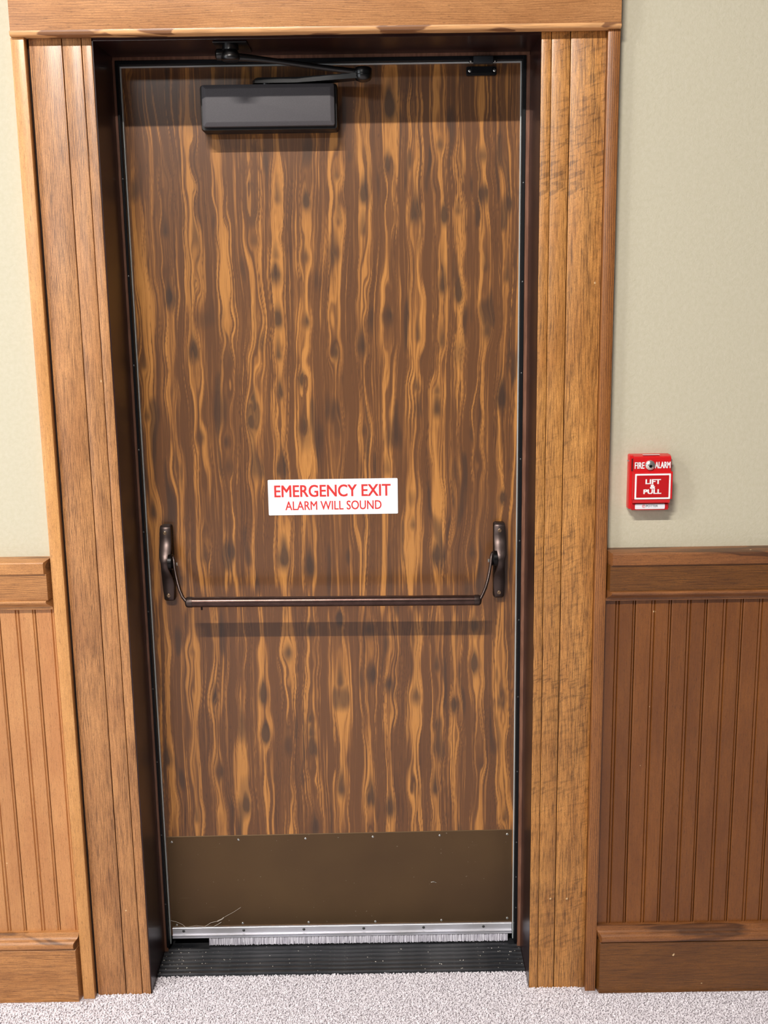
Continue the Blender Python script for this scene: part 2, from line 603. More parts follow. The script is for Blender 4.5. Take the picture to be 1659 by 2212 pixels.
def planks(x_start, x_stop, clip0, clip1):
    x = x_start
    while x < x_stop:
        P = plank_mesh(x, PW)
        P = [(min(max(a, clip0), clip1), b) for a, b in P]
        Q = [P[0]]
        for q in P[1:]:
            if abs(q[0] - Q[-1][0]) + abs(q[1] - Q[-1][1]) > 1e-6:
                Q.append(q)
        if Q[-1][0] - Q[0][0] > .008:
            Q += [(Q[-1][0], YW - .0002), (Q[0][0], YW - .0002)]
            bm = NB()
            prism_z(bm, Q, .05, 1.0)
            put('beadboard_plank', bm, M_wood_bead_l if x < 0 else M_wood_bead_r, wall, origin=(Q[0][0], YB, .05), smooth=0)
        x += PW


planks(-.659 - PW * 20, -.60, -2.2, -XO - .0005)
planks(.6847 - PW, 2.15, XO + .0005, 2.2)


# ---- chair rails and baseboards
CH = .68


def rail(side):
    if side < 0:
        x0, x1, m0, m1 = -2.2, -XO - .0004, 0, CH
    else:
        x0, x1, m0, m1 = XO + .0004, 2.2, CH, 0
    lab = ('stained oak chair rail moulding above the beadboard coloured for stronger light, left of the door' if side < 0 else
           'stained oak chair rail moulding above the beadboard coloured for dimmer light, right of the door')
    t = thing('trim_1' if side < 0 else 'trim_2', ((x0 + x1) / 2, YW, .96), lab, kind='structure')
    zc = 1.078
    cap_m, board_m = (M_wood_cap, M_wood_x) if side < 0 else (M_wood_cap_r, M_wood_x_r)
    bm = NB()
    prism_x(bm, [(YW, 1.0495), (-.2205, 1.0495), (-.222, 1.051), (-.222, zc - .004), (-.2205, zc - .0015), (-.217, zc), (-.19, zc + .004), (YW, zc + .004)], x0, x1, m0, m1)
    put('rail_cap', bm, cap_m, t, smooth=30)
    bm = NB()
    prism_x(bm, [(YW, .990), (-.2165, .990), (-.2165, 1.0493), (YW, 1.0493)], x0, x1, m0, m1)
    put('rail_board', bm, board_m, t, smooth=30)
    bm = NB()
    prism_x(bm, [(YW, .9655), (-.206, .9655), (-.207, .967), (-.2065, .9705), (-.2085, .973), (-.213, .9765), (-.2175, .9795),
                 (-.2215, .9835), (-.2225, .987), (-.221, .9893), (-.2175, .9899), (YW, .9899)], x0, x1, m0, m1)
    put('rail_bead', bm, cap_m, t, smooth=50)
    bm = NB()

    b = thing('baseboard_left' if side < 0 else 'baseboard_right', ((x0 + x1) / 2, YW, 0),
              'oak baseboard with moulded cap under the beadboard, %s of the door' % ('left' if side < 0 else 'right'), kind='structure')
    zo = .004 if side < 0 else 0
    bm = bm
    prism_x(bm, [(YW, -.006), (-.2165, -.006), (-.2165, .1255 + zo), (-.214, .128 + zo), (YW, .128 + zo)], x0, x1, m0, m1)
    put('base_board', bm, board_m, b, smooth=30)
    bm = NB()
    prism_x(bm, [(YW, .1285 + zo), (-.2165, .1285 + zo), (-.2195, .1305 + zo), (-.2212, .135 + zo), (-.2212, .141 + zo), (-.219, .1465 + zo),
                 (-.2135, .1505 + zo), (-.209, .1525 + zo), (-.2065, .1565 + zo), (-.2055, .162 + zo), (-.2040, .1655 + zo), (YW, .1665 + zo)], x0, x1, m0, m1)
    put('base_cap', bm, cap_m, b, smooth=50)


rail(-1)
rail(1)


# ---- oak door casings
def casing(side):
    if side < 0:
        xs = [(-.4545, -.4743), (-.4758, -.5135), (-.5150, -.5815)]
        bx = (-.5862, -XO)
        mat, mb = M_wood_case_l, M_wood_band_l
        lab = 'stained oak door casing of three grooved boards, left of the door, beside the cream wall'
    else:
        xs = [(.4575, .4775), (.4787, .5160), (.5175, .5896)]
        bx = (.5900, XO + .0015)
        mat, mb = M_wood_case_r, M_wood_band_r
        lab = 'oak door casing with dark tiger flecks across its grain, right of the door'
    t = thing('trim_3' if side < 0 else 'trim_4', ((xs[0][0] + bx[1]) / 2, YW, 0), lab, kind='structure')
    for i, (a, b) in enumerate(xs):
        a, b = min(a, b), max(a, b)
        bm = NB()
        box(bm, a, b, YC + (.0 if i < 2 else -.0006), -.10, -.006, 2.1604, .0012, 2)
        put('casing_board', bm, mat, t, origin=(a, YC, 0))
    a, b = min(bx), max(bx)
    bm = NB()
    box(bm, a, b, YS, YW + .002, -.006, 2.1604, .0016, 2)
    put('back_band', bm, mb, t, origin=(a, YS, 0))
    bm = NB()
    box(bm, min(xs[0][0], xs[2][1], bx[0]), max(xs[0][0], xs[2][1], bx[0]), YC + .006, -.11, -.006, 2.1604)
    put('groove_shade_backing', bm, M_dark, t, smooth=0)  # near-black backing paints the shadow line into the gaps


casing(-1)
casing(1)
t = thing('trim_5', (0, YW, 2.16), 'wide oak head casing board across the top of the doorway', kind='structure')
bm = NB()
box(bm, -.6100, .6135, -.2170, -.10, 2.1708, 2.335, .0008, 2)
put('head_board', bm, M_wood_head, t)
bm = NB()
prism_x(bm, [(-.10, 2.1606), (-.213, 2.1606), (-.2172, 2.1628), (-.2182, 2.167), (-.2175, 2.1706), (-.10, 2.1706)], -.6112, .6140)
put('edge_band', bm, M_ply, t, smooth=50)

# ---- steel door frame
fr = thing('trim_6', (0, -.10, 0), 'dark red-brown painted steel door frame set inside the oak casing', kind='structure')
YF, YG = -.1905, -.0268
for nm, xa, xb, xo in (('jamb', JL, -.4425, -.4541), ('jamb', JR, .4485, .4572)):
    bm = NB()
    s = 1 if xb > xa else -1
    # front lip, reveal, stop
    P = [(xa, YF), (xa, YG), (xb, YG), (xb, .0445), (xa - s * .012, .0445), (xa - s * .012, -.1885), (xo, -.1885), (xo, YF)]
    prism_z(bm, P, -.006, ZT + .004)
    put(nm, bm, M_frame, fr, origin=(xa, -.1, 0), smooth=0)
    bm = NB()
    x_, y_ = sorted((xa + s * .0002, xb - s * .0002))
    box(bm, x_, y_, YG - .0006, YG + .001, -.004, 2.1475)
    put('stop_face', bm, M_stop, fr, smooth=0)
bm = NB()
P = [(YF, ZT), (YG, ZT), (YG, 2.1465), (.0445, 2.1465), (.0445, ZT + .014), (-.1885, ZT + .014), (-.1885, 2.1604), (YF, 2.1604)]
prism_x(bm, P, JL - .012, JR + .012)
put('frame_head', bm, M_frame, fr, smooth=0)
bm = NB()
box(bm, JL + .001, JR - .001, YG - .0006, YG + .001, 2.1474, ZT - .0002)
put('stop_face', bm, M_stop, fr, smooth=0)

# ---- weatherstrip: black carrier with a bright lip
ws = thing('weatherstrip', (0, -.01, 0), 'black weatherstrip with thin silver lip running round the door edge inside the frame', 'weatherstrip')
for xa, xb, xs_ in ((-.4460, -.4398, -.4378), (.4485, .4405, .4385)):
    bm = NB()
    a, b = sorted((xa, xb))
    box(bm, a, b, -.0295, -.001, .012, 2.1470, .001, 1)
    put('carrier_strip', bm, M_black, ws)
    bm = NB()
    a, b = sorted((xb, xs_))
    box(bm, a, b, -.012, -.0015, .012, 2.1365, .0005, 1)
    put('silver_lip', bm, M_silver, ws)
bm = NB()
box(bm, -.4460, .4485, -.0290, -.001, 2.1385, 2.1474, .001, 1)
put('carrier_strip', bm, M_black, ws)
bm = NB()
box(bm, -.4398, .4405, -.012, -.0015, 2.1362, 2.1385, .0005, 1)
put('silver_lip', bm, M_silver, ws)
for side, zs in ((-1, (1.90, 1.69, 1.49, 1.295, 1.10, .905, .71, .52, .325, .135)), (1, (1.88, 1.665, 1.46, 1.26, 1.065, .87, .675, .48, .29, .195, .11))):
    for z in zs:
        bm = NB()
        x = -.4428 if side < 0 else .4447
        lathe(bm, (x, -.0295, z), (0, -1, 0), [(0, .0021), (.0008, .0018), (.0013, .0008)], 10)
        put('screw', bm, M_screw_d, ws, origin=(x, -.0295, z))


# ------------------------------------------------------------------ the door
DX0, DX1, DZ0, DZ1 = -.4460, .4460, .028, 2.1450
door = thing('door_1', (0, 0, DZ0), 'dark wood-grain laminate exit door with swirling orange-brown figure', kind='structure')


def bpz(px, py):
    # place on the door skin for a figure noted in the photograph
    fx = F * 2395 + R1 * (px - 829.5) - U1 * (py - 1106)
    tt = 2.5844 / fx.y
    return .1182 + fx.x * tt, 1.6595 + fx.z * tt


# every figure column: (x, y, kind) from top to bottom; d dark bud, o open heartwood, n narrow neck
FIG = [
    [(272, 150, 'o'), (290, 300, 'n'), (297, 476, 'o'), (300, 617, 'o'), (310, 790, 'd'), (318, 900, 'd'), (326, 1050, 'n'), (330, 1110, 'd'), (338, 1250, 'n'), (345, 1400, 'n'), (350, 1600, 'n'), (352, 1780, 'n')],
    [(330, 200, 'n'), (350, 330, 'n'), (356, 400, 'o'), (358, 500, 'd'), (360, 590, 'o'), (369, 645, 'd'), (367, 745, 'o'), (370, 800, 'n'), (372, 852, 'o'), (376, 940, 'n'), (380, 1010, 'd'), (388, 1090, 'n'), (385, 1180, 'n'), (356, 1330, 'n'), (356, 1400, 'o'), (358, 1520, 'n'), (363, 1640, 'd'), (371, 1740, 'o'), (372, 1800, 'o')],
    [(403, 150, 'n'), (407, 290, 'o'), (407, 350, 'n'), (411, 400, 'o'), (414, 450, 'n'), (417, 520, 'o'), (419, 617, 'o'), (415, 690, 'n'), (417, 760, 'd'), (424, 822, 'o'), (430, 900, 'n'), (433, 945, 'd'), (440, 1035, 'o'), (444, 1120, 'n'), (445, 1161, 'o'), (443, 1205, 'd'), (430, 1290, 'n'), (416, 1360, 'n'), (416, 1409, 'd'), (419, 1490, 'o'), (420, 1580, 'n'), (421, 1667, 'o'), (425, 1770, 'd'), (427, 1810, 'n')],
    [(460, 200, 'n'), (464, 330, 'o'), (468, 420, 'o'), (478, 504, 'o'), (487, 617, 'o'), (492, 700, 'o'), (494, 780, 'o'), (493, 838, 'o'), (491, 900, 'n'), (492, 955, 'd'), (493, 1010, 'd'), (494, 1060, 'n'), (496, 1130, 'o'), (497, 1190, 'd'), (502, 1265, 'o'), (505, 1340, 'n'), (468, 1420, 'n'), (462, 1510, 'd'), (468, 1570, 'n'), (472, 1665, 'd'), (480, 1760, 'o'), (483, 1810, 'o')],
    [(545, 300, 'o'), (545, 350, 'o'), (545, 402, 'd'), (545, 450, 'o'), (547, 520, 'd'), (555, 610, 'n'), (561, 690, 'o'), (552, 780, 'o'), (548, 830, 'n'), (546, 880, 'd'), (545, 910, 'd'), (549, 980, 'n'), (551, 1030, 'o'), (551, 1100, 'n'), (548, 1180, 'n'), (520, 1330, 'n'), (520, 1400, 'o'), (520, 1490, 'o'), (520, 1560, 'n'), (521, 1640, 'o'), (523, 1700, 'o'), (530, 1740, 'd'), (527, 1800, 'n')],
    [(600, 320, 'n'), (600, 380, 'o'), (598, 430, 'd'), (596, 480, 'o'), (596, 520, 'n'), (597, 552, 'd'), (597, 592, 'd'), (599, 640, 'o'), (602, 690, 'd'), (603, 735, 'o'), (603, 768, 'd'), (604, 810, 'n'), (605, 850, 'd'), (605, 917, 'o'), (608, 1012, 'd'), (618, 1130, 'o'), (616, 1205, 'd'), (590, 1300, 'n'), (565, 1370, 'n'), (563, 1414, 'o'), (568, 1500, 'd'), (572, 1585, 'd'), (573, 1640, 'n'), (576, 1720, 'o'), (580, 1800, 'n')],
    [(666, 180, 'n'), (666, 300, 'o'), (663, 380, 'o'), (660, 436, 'd'), (660, 490, 'o'), (660, 555, 'd'), (660, 620, 'n'), (660, 695, 'd'), (655, 745, 'o'), (654, 780, 'n'), (654, 818, 'd'), (653, 858, 'o'), (654, 925, 'd'), (660, 998, 'o'), (664, 1090, 'n'), (665, 1160, 'o'), (667, 1225, 'd'), (650, 1310, 'n'), (624, 1409, 'd'), (629, 1477, 'o'), (627, 1560, 'o'), (622, 1615, 'd'), (625, 1680, 'n'), (627, 1720, 'o'), (630, 1800, 'o')],
    [(724, 200, 'n'), (725, 330, 'o'), (725, 378, 'd'), (728, 430, 'n'), (729, 478, 'd'), (725, 545, 'd'), (722, 602, 'o'), (720, 680, 'o'), (722, 730, 'n'), (724, 762, 'd'), (724, 830, 'n'), (727, 930, 'd'), (728, 1000, 'o'), (727, 1100, 'n'), (700, 1240, 'n'), (672, 1320, 'n'), (672, 1363, 'd'), (672, 1430, 'o'), (671, 1500, 'o'), (672, 1552, 'd'), (672, 1585, 'd'), (673, 1620, 'd'), (674, 1660, 'o'), (677, 1710, 'o'), (683, 1790, 'd')],
    [(786, 180, 'n'), (786, 260, 'o'), (786, 340, 'o'), (787, 420, 'd'), (787, 500, 'd'), (784, 590, 'o'), (780, 660, 'o'), (778, 700, 'n'), (779, 748, 'd'), (780, 795, 'n'), (788, 930, 'd'), (785, 1010, 'n'), (780, 1130, 'o'), (760, 1230, 'n'), (734, 1335, 'd'), (735, 1410, 'o'), (735, 1474, 'd'), (737, 1525, 'o'), (736, 1590, 'n'), (738, 1640, 'n'), (738, 1705, 'd'), (741, 1790, 'o')],
    [(843, 150, 'o'), (843, 190, 'o'), (840, 230, 'd'), (842, 295, 'o'), (840, 358, 'd'), (841, 420, 'n'), (841, 465, 'o'), (841, 540, 'n'), (840, 620, 'o'), (840, 680, 'd'), (840, 735, 'o'), (837, 836, 'o'), (835, 910, 'o'), (834, 1015, 'd'), (826, 1120, 'n'), (800, 1240, 'n'), (799, 1360, 'd'), (804, 1406, 'o'), (801, 1455, 'd'), (799, 1515, 'o'), (799, 1580, 'o'), (801, 1640, 'n'), (802, 1725, 'd'), (806, 1795, 'o')],
    [(895, 180, 'n'), (896, 230, 'o'), (898, 336, 'o'), (897, 410, 'n'), (897, 462, 'd'), (898, 510, 'o'), (900, 580, 'n'), (904, 650, 'o'), (904, 729, 'd'), (900, 780, 'n'), (898, 836, 'd'), (901, 920, 'o'), (892, 990, 'n'), (894, 1066, 'o'), (890, 1134, 'd'), (888, 1190, 'o'), (860, 1300, 'n'), (844, 1400, 'o'), (842, 1477, 'd'), (844, 1540, 'o'), (842, 1600, 'n'), (843, 1660, 'n'), (844, 1745, 'd'), (840, 1800, 'o')],
    [(950, 180, 'o'), (949, 266, 'o'), (952, 312, 'd'), (950, 380, 'o'), (955, 430, 'n'), (959, 465, 'd'), (958, 540, 'o'), (956, 617, 'd'), (956, 690, 'o'), (954, 740, 'd'), (948, 790, 'n'), (944, 845, 'd'), (943, 885, 'd'), (941, 940, 'o'), (942, 1010, 'n'), (944, 1080, 'o'), (946, 1200, 'd'), (925, 1290, 'n'), (895, 1380, 'o'), (894, 1440, 'n'), (895, 1505, 'd'), (896, 1560, 'o'), (892, 1640, 'n'), (894, 1700, 'o'), (900, 1800, 'o')],
    [(990, 180, 'n'), (993, 290, 'n'), (991, 345, 'o'), (992, 410, 'n'), (992, 455, 'd'), (991, 515, 'o'), (991, 590, 'n'), (991, 636, 'd'), (988, 700, 'n'), (988, 754, 'o'), (993, 849, 'o'), (991, 945, 'n'), (992, 1020, 'o'), (990, 1110, 'n'), (975, 1200, 'n'), (945, 1360, 'o'), (944, 1440, 'd'), (946, 1495, 'o'), (944, 1566, 'd'), (944, 1620, 'o'), (940, 1705, 'd'), (944, 1790, 'o')],
    [(1042, 224, 'o'), (1042, 280, 'n'), (1042, 336, 'd'), (1044, 415, 'd'), (1047, 505, 'o'), (1050, 577, 'd'), (1047, 650, 'o'), (1054, 715, 'd'), (1038, 800, 'n'), (1031, 890, 'o'), (1031, 1005, 'o'), (1028, 1090, 'n'), (1022, 1195, 'd'), (990, 1310, 'n'), (986, 1380, 'o'), (986, 1450, 'n'), (984, 1520, 'd'), (985, 1590, 'o'), (981, 1670, 'n'), (984, 1790, 'n')],
    [(1095, 190, 'o'), (1095, 250, 'n'), (1095, 336, 'o'), (1096, 438, 'd'), (1095, 500, 'o'), (1095, 600, 'd'), (1092, 680, 'n'), (1086, 750, 'o'), (1085, 862, 'd'), (1083, 985, 'o'), (1087, 1075, 'd'), (1080, 1130, 'n'), (1050, 1240, 'n'), (1027, 1350, 'd'), (1026, 1434, 'd'), (1030, 1480, 'o'), (1032, 1560, 'n'), (1034, 1610, 'o'), (1037, 1650, 'd'), (1034, 1720, 'n'), (1030, 1790, 'o')],
    [(1127, 400, 'n'), (1120, 700, 'n'), (1112, 900, 'n'), (1100, 1160, 'n'), (1088, 1330, 'n'), (1085, 1420, 'o'), (1083, 1480, 'o'), (1085, 1518, 'd'), (1088, 1560, 'o'), (1086, 1620, 'n'), (1085, 1690, 'o'), (1090, 1765, 'd'), (1092, 1800, 'n')],
]


def vnoise(x, z, sx, sz, seed):
    r = np.random.RandomState(seed)
    g = r.uniform(-1, 1, (256, 256))
    u, w_ = x * sx + 131.3, z * sz + 117.7
    i, j = np.floor(u).astype(int), np.floor(w_).astype(int)
    a, b = u - i, w_ - j
    a, b = a * a * (3 - 2 * a), b * b * (3 - 2 * b)
    G = lambda p, q: g[p % 256, q % 256]
    return (G(i, j) * (1 - a) + G(i + 1, j) * a) * (1 - b) + (G(i, j + 1) * (1 - a) + G(i + 1, j + 1) * a) * b


def sst(a, b, x):
    t = np.clip((x - a) / (b - a), 0, 1)
    return t * t * (3 - 2 * t)


def figure_half(X, Z, cols, seed):
    """one run of figure: phase follows the traced columns, stain follows the phase"""
    zs = Z[:, 0]
    C, Wd = [], []
    for k, P in enumerate(cols):
        P = sorted(P)
        pz = np.array([p[0] for p in P]); px_ = np.array([p[1] for p in P])
        wv = np.array([{'o': .22, 'd': .25, 'n': .10}[p[2]] for p in P]) * (1 + .2 * np.sin(np.arange(len(P)) * 2.3 + k * 1.7))
        idx = np.clip(np.searchsorted(pz, zs) - 1, 0, len(pz) - 2)
        tt = np.clip((zs - pz[idx]) / (pz[idx + 1] - pz[idx]), 0, 1)
        t2 = tt * tt * (3 - 2 * tt)
        C.append(px_[idx] * (1 - t2) + px_[idx + 1] * t2 + .0012 * vnoise(zs, zs, 12, 0, seed + k))
        Wd.append(wv[idx] * (1 - t2) + wv[idx + 1] * t2)
    C = np.array(C); Wd = np.array(Wd)
    C = np.concatenate([C[:1] - .048, C, C[-1:] + .048])
    Wd = np.concatenate([Wd[:1], Wd, Wd[-1:]])
    C = np.maximum.accumulate(C + np.arange(len(C))[:, None] * 1e-6, 0)
    n = len(C)
    ph = np.empty(X.shape); wid = np.empty(X.shape)
    ar = np.arange(n)
    for r in range(X.shape[0]):
        ph[r] = np.interp(X[r], C[:, r], ar)
        wid[r] = np.interp(ph[r], ar, Wd[:, r])
    bump = np.zeros(X.shape)
    spot = np.zeros(X.shape)
    for k, P in enumerate(cols):
        for z0, x0, kd in P:
            r1, r2, r3 = (math.sin(z0 * 91 + x0 * 30) + 1) / 2, (math.cos(z0 * 57 + k) + 1) / 2, math.sin(z0 * 133)
            d = X - x0
            if kd in 'od':
                # lens: squeeze the lines outward on both sides
                hz = .030 + .022 * r1
                g = np.exp(-(np.abs(Z - z0) / hz) ** 2.0)
                bump += -.17 * np.sign(d) * g * (np.abs(d) / .012) * np.exp(-(d / .017) ** 2)
            if kd == 'd':
                dz = Z - z0
                hu, hd = .022 + .036 * r1, .014 + .016 * r2
                hz = np.where(dz > 0, hu, hd)
                wx = (.0090 + .0055 * r2) * np.clip(1 - .5 * np.clip(dz / hu, 0, 1.2), .3, 1)
                g = np.exp(-np.abs((d - .002 * r3) / wx) ** 2.2 - np.abs(dz / hz) ** 2.0) * (.65 + .4 * r2)
                spot = np.maximum(spot, g)
    ph = ph + bump
    ph = ph + .10 * vnoise(X, Z, 24, 4.0, seed + 51) + .05 * vnoise(X, Z, 55, 9, seed + 52) + .016 * vnoise(X, Z, 120, 30, seed + 53)
    f = np.abs(ph - np.round(ph))
    colid = np.round(ph)
    core = 1 - sst(.35, 1.9, f / (wid * (1 + .35 * vnoise(colid * 7.7 + np.sign(ph - np.round(ph)) * 3, Z, 1, 6, seed + 60))))
    fade = .5 + .5 * vnoise(colid * 5.3, Z, 1, 5.5, seed + 61)
    s1 = vnoise(ph, Z, 9, 3.2, seed + 71)
    s2 = vnoise(ph, Z, 22, 4.5, seed + 72)
    s3 = vnoise(ph, Z, 34, 5, seed + 73)
    s4 = vnoise(ph, Z, 60, 5, seed + 74)
    t = .04 + core * (.16 + .48 * fade) + .28 * s1 + .34 * s2 + .27 * s3 + .16 * s4
    gap = sst(.28, .42, f)
    t = t - .10 * gap
    # thin dark and bright hairlines that run with the figure
    ln = vnoise(ph, Z, 21, 2.2, seed + 81)
    lm = sst(-.1, .5, vnoise(ph, Z, 3.5, 4, seed + 82))
    dark = np.exp(-(ln / .13) ** 2) * lm
    dk2 = np.exp(-((t - .36) / .09) ** 2) * sst(.0, .5, vnoise(ph, Z, 5, 6, seed + 83)) * .8
    blot = sst(.25, .75, vnoise(ph, Z, 2.3, 9, seed + 91) * .6 + vnoise(ph, Z, 4.7, 14, seed + 92) * .5)
    spot = np.maximum(spot * (.8 + .5 * s2), blot * .62)
    return t, np.clip(dark * .85 + dk2, 0, 1), spot


def figure(X, Z):
    A, B = [], []
    for colm in FIG:
        up = [p for p in colm if p[1] < 1290 and not (p[1] > 1215 and p[2] == 'n')]
        lo = [p for p in colm if p[1] >= 1290 and not (p[1] < 1345 and p[2] == 'n')]
        for part, out, ext in ((up, A, -.12), (lo, B, .12)):
            Q = [bpz(px, py)[::-1] + (c,) for px, py, c in part]
            e = Q[-1] if ext < 0 else Q[0]
            out.append(Q + [(e[0] + ext, e[1], 'n')])
    ta, da, sa = figure_half(X, Z, A, 1000)
    tb, db, sb = figure_half(X, Z, B, 2000)
    z0 = .925 + .05 * vnoise(X, Z, 22, 0, 77) + .02 * vnoise(X, Z, 70, 0, 78)
    m_ = sst(-.03, .03, Z - z0)
    mix_ = lambda a, b: b * (1 - m_) + a * m_
    return mix_(ta, tb), mix_(da, db), mix_(sa, sb)


def door_leaf():
    nx, nz = 600, 690
    xs = np.linspace(DX0, DX1, nx)
    zs = np.linspace(DZ0, DZ1, nz)
    X, Z = np.meshgrid(xs, zs)
    tone, vein, spot = figure(X, Z)
    me = bpy.data.meshes.new('door_leaf')
    nv = nx * nz
    V = np.empty((nv + 4, 3))
    V[:nv, 0], V[:nv, 1], V[:nv, 2] = X.ravel(), 0, Z.ravel()
    V[nv:] = [(DX0, .0444, DZ0), (DX1, .0444, DZ0), (DX1, .0444, DZ1), (DX0, .0444, DZ1)]
    i = np.arange(nz - 1)[:, None] * nx + np.arange(nx - 1)[None]
    q = np.stack([i, i + 1, i + nx + 1, i + nx], -1).reshape(-1, 4)
    c = [0, nx - 1, nx * nz - 1, nx * (nz - 1)]
    e = [nv, nv + 1, nv + 2, nv + 3]
    q = np.concatenate([q, [[e[0], e[3], e[2], e[1]], [c[0], e[0], e[1], c[1]], [c[3], c[2], e[2], e[3]],
                            [c[0], c[3], e[3], e[0]], [c[1], e[1], e[2], c[2]]]])
    me.vertices.add(len(V))
    me.vertices.foreach_set('co', V.ravel())
    me.loops.add(q.size)
    me.loops.foreach_set('vertex_index', q.ravel())
    me.polygons.add(len(q))
    me.polygons.foreach_set('loop_start', np.arange(0, q.size, 4))
    me.polygons.foreach_set('loop_total', np.full(len(q), 4))
    me.update(calc_edges=True)
    for nm, arr in (('tone', tone), ('vein', vein), ('spot', spot)):
        a = me.attributes.new(nm, 'FLOAT', 'POINT')
        a.data.foreach_set('value', np.concatenate([arr.ravel(), [0] * 4]).astype(np.float32))
    return me


m = Mat('door_laminate', rough=.40, spec=.5, coat=.30, coat_rough=.16)
v = m.coords(False)
tone = m.n('ShaderNodeAttribute', attribute_name='tone').outputs['Fac']
vein = m.n('ShaderNodeAttribute', attribute_name='vein').outputs['Fac']
spot = m.n('ShaderNodeAttribute', attribute_name='spot').outputs['Fac']
fine = m.noise(v, 560, 3, .65, 0, xyz=(1, 1, .016))
fine2 = m.noise(v, 260, 2, .6, 0, xyz=(1, 1, .02))
ff = m.math('ADD', m.math('MULTIPLY', m.math('SUBTRACT', fine, .5), .9), m.math('MULTIPLY', m.math('SUBTRACT', fine2, .5), .6))
t = m.math('ADD', tone, m.math('MULTIPLY', ff, .55))
c = m.ramp(t, [(0, s2l((102, 65, 35))), (.18, s2l((116, 75, 40))), (.36, s2l((142, 93, 47))), (.56, s2l((174, 117, 57))), (.82, s2l((192, 132, 66)))])
c = m.mix(m.math('MULTIPLY', vein, .80), c, s2l((68, 42, 27)))
sn = m.math('ADD', spot, m.math('MULTIPLY', ff, .5))
c = m.mix(m.rampf(sn, [(.12, 0), (.75, .88)]), c, s2l((58, 42, 32)))
c = m.mix(m.rampf(fine, [(.36, .30), (.50, .0)]), c, s2l((88, 54, 35)))
m.color(c)
m.bump(fine, .06, .0004)
M_door = m.m
put('door_leaf', door_leaf(), M_door, door, smooth=0)

# kick plate with two rows of screws
bm = NB()
rings(bm, [[(-.4366, -.0002, .0535), (.4372, -.0002, .0535), (.4366, -.0002, .3105), (-.4366, -.0002, .3050)],
           [(-.4358, -.0016, .0541), (.4364, -.0016, .0541), (.4358, -.0016, .3093), (-.4358, -.0016, .3038)]])
kp = put('kick_plate', bm, M_kick, door, origin=(0, 0, .053), smooth=0, label='bronze-brown metal kick plate with small scratches')
for x, z in [(-.4238, .2909), (-.2552, .2943), (-.0856, .2946), (.0847, .2968), (.2538, .2977), (.4242, .298),
             (-.4229, .0596), (-.2533, .0618), (-.0839, .0615), (.0874, .0604), (.257, .0614), (.4261, .0644)]:
    bm = NB()
    lathe(bm, (x, -.0016, z), (0, -1, 0), [(0, .0032), (.0010, .0029), (.0018, .0018), (.0021, .0006)], 12)
    put('screw', bm, M_screw, kp, origin=(x, -.0016, z))
bm = NB()
a, b = bpz(931, 1905), bpz(942, 1905)
tube(bm, [(a[0], -.0018, a[1]), ((a[0] + b[0]) / 2, -.0018, a[1] + .0018), (b[0], -.0018, b[1] - .0008)], [.0006, .001, .0005], 6)
put('scratch', bm, M_screw, kp, label='short white scratch')

# sweep: aluminium bar, screws, brush
bm = NB()
prism_x(bm, [(0, .0525), (-.0055, .0528), (-.0062, .052), (-.0062, .0365), (-.0115, .0345), (-.0115, .0325), (-.0075, .0318), (-.0075, .0300), (-.0115, .0290), (-.0115, .0268), (0, .0268)], -.4336, .4370)
sw = put('door_sweep', bm, M_alu, door, origin=(0, 0, .03), smooth=0, label='silver aluminium sweep strip')
for x in (-.4054, -.2511, -.0968, .0569, .2106, .3644):
    bm = NB()
    lathe(bm, (x, -.0062, .0442), (0, -1, 0), [(0, .0038), (.0010, .0034), (.0018, .002), (.002, .0006)], 12)
    put('screw', bm, M_screw_d, sw, origin=(x, -.0062, .0442))
bm = NB()
n = 900
for i in range(n):
    x = -.3390 + (.7660) * i / n + random.uniform(-.0003, .0003)
    L = random.uniform(.0205, .0228) if random.random() < .95 else random.uniform(.014, .019)
    y = -.0085 + random.uniform(-.002, .002)
    dx = random.uniform(-.0007, .0007)
    w_ = .0009
    z0, z1 = .0270, .0270 - L
    vs = [bm.verts.new(p) for p in ((x - w_, y, z0), (x + w_, y, z0), (x, y + .0009, z0), (x + dx - w_ * .8, y - .0008, z1), (x + dx + w_ * .8, y - .0008, z1), (x + dx, y, z1))]
    for f in ((0, 1, 4, 3), (1, 2, 5, 4), (2, 0, 3, 5), (3, 4, 5)):
        bm.faces.new([vs[k] for k in f])
br = put('brush', bm, M_brush, sw, smooth=0, label='pale grey bristle brush')
br['kind'] = 'stuff'

# ------------------------------------------------------------------ threshold
th = thing('door_threshold', (0, -.06, 0), 'worn black ribbed metal threshold between the jambs at the carpet edge', 'threshold')
bm = NB()
prism_x(bm, [(-.1290, -.005), (-.1275, -.002), (-.122, .0004), (.04, .0004), (.04, -.005)], JL + .0005, JR - .0005)
put('base_plate', bm, M_thresh, th, smooth=0)
y = -.1225
for i in range(7):
    wv = .0060
    h = .0042
    bm = NB()
    prism_x(bm, [(y - wv, .0002), (y - wv * .8, h - .0010), (y - wv * .55, h), (y + wv * .55, h), (y + wv * .8, h - .0010), (y + wv, .0002)], JL + .001, JR - .001)
    put('rib', bm, M_thresh, th, origin=(0, y, 0), smooth=0)
    y += .0168

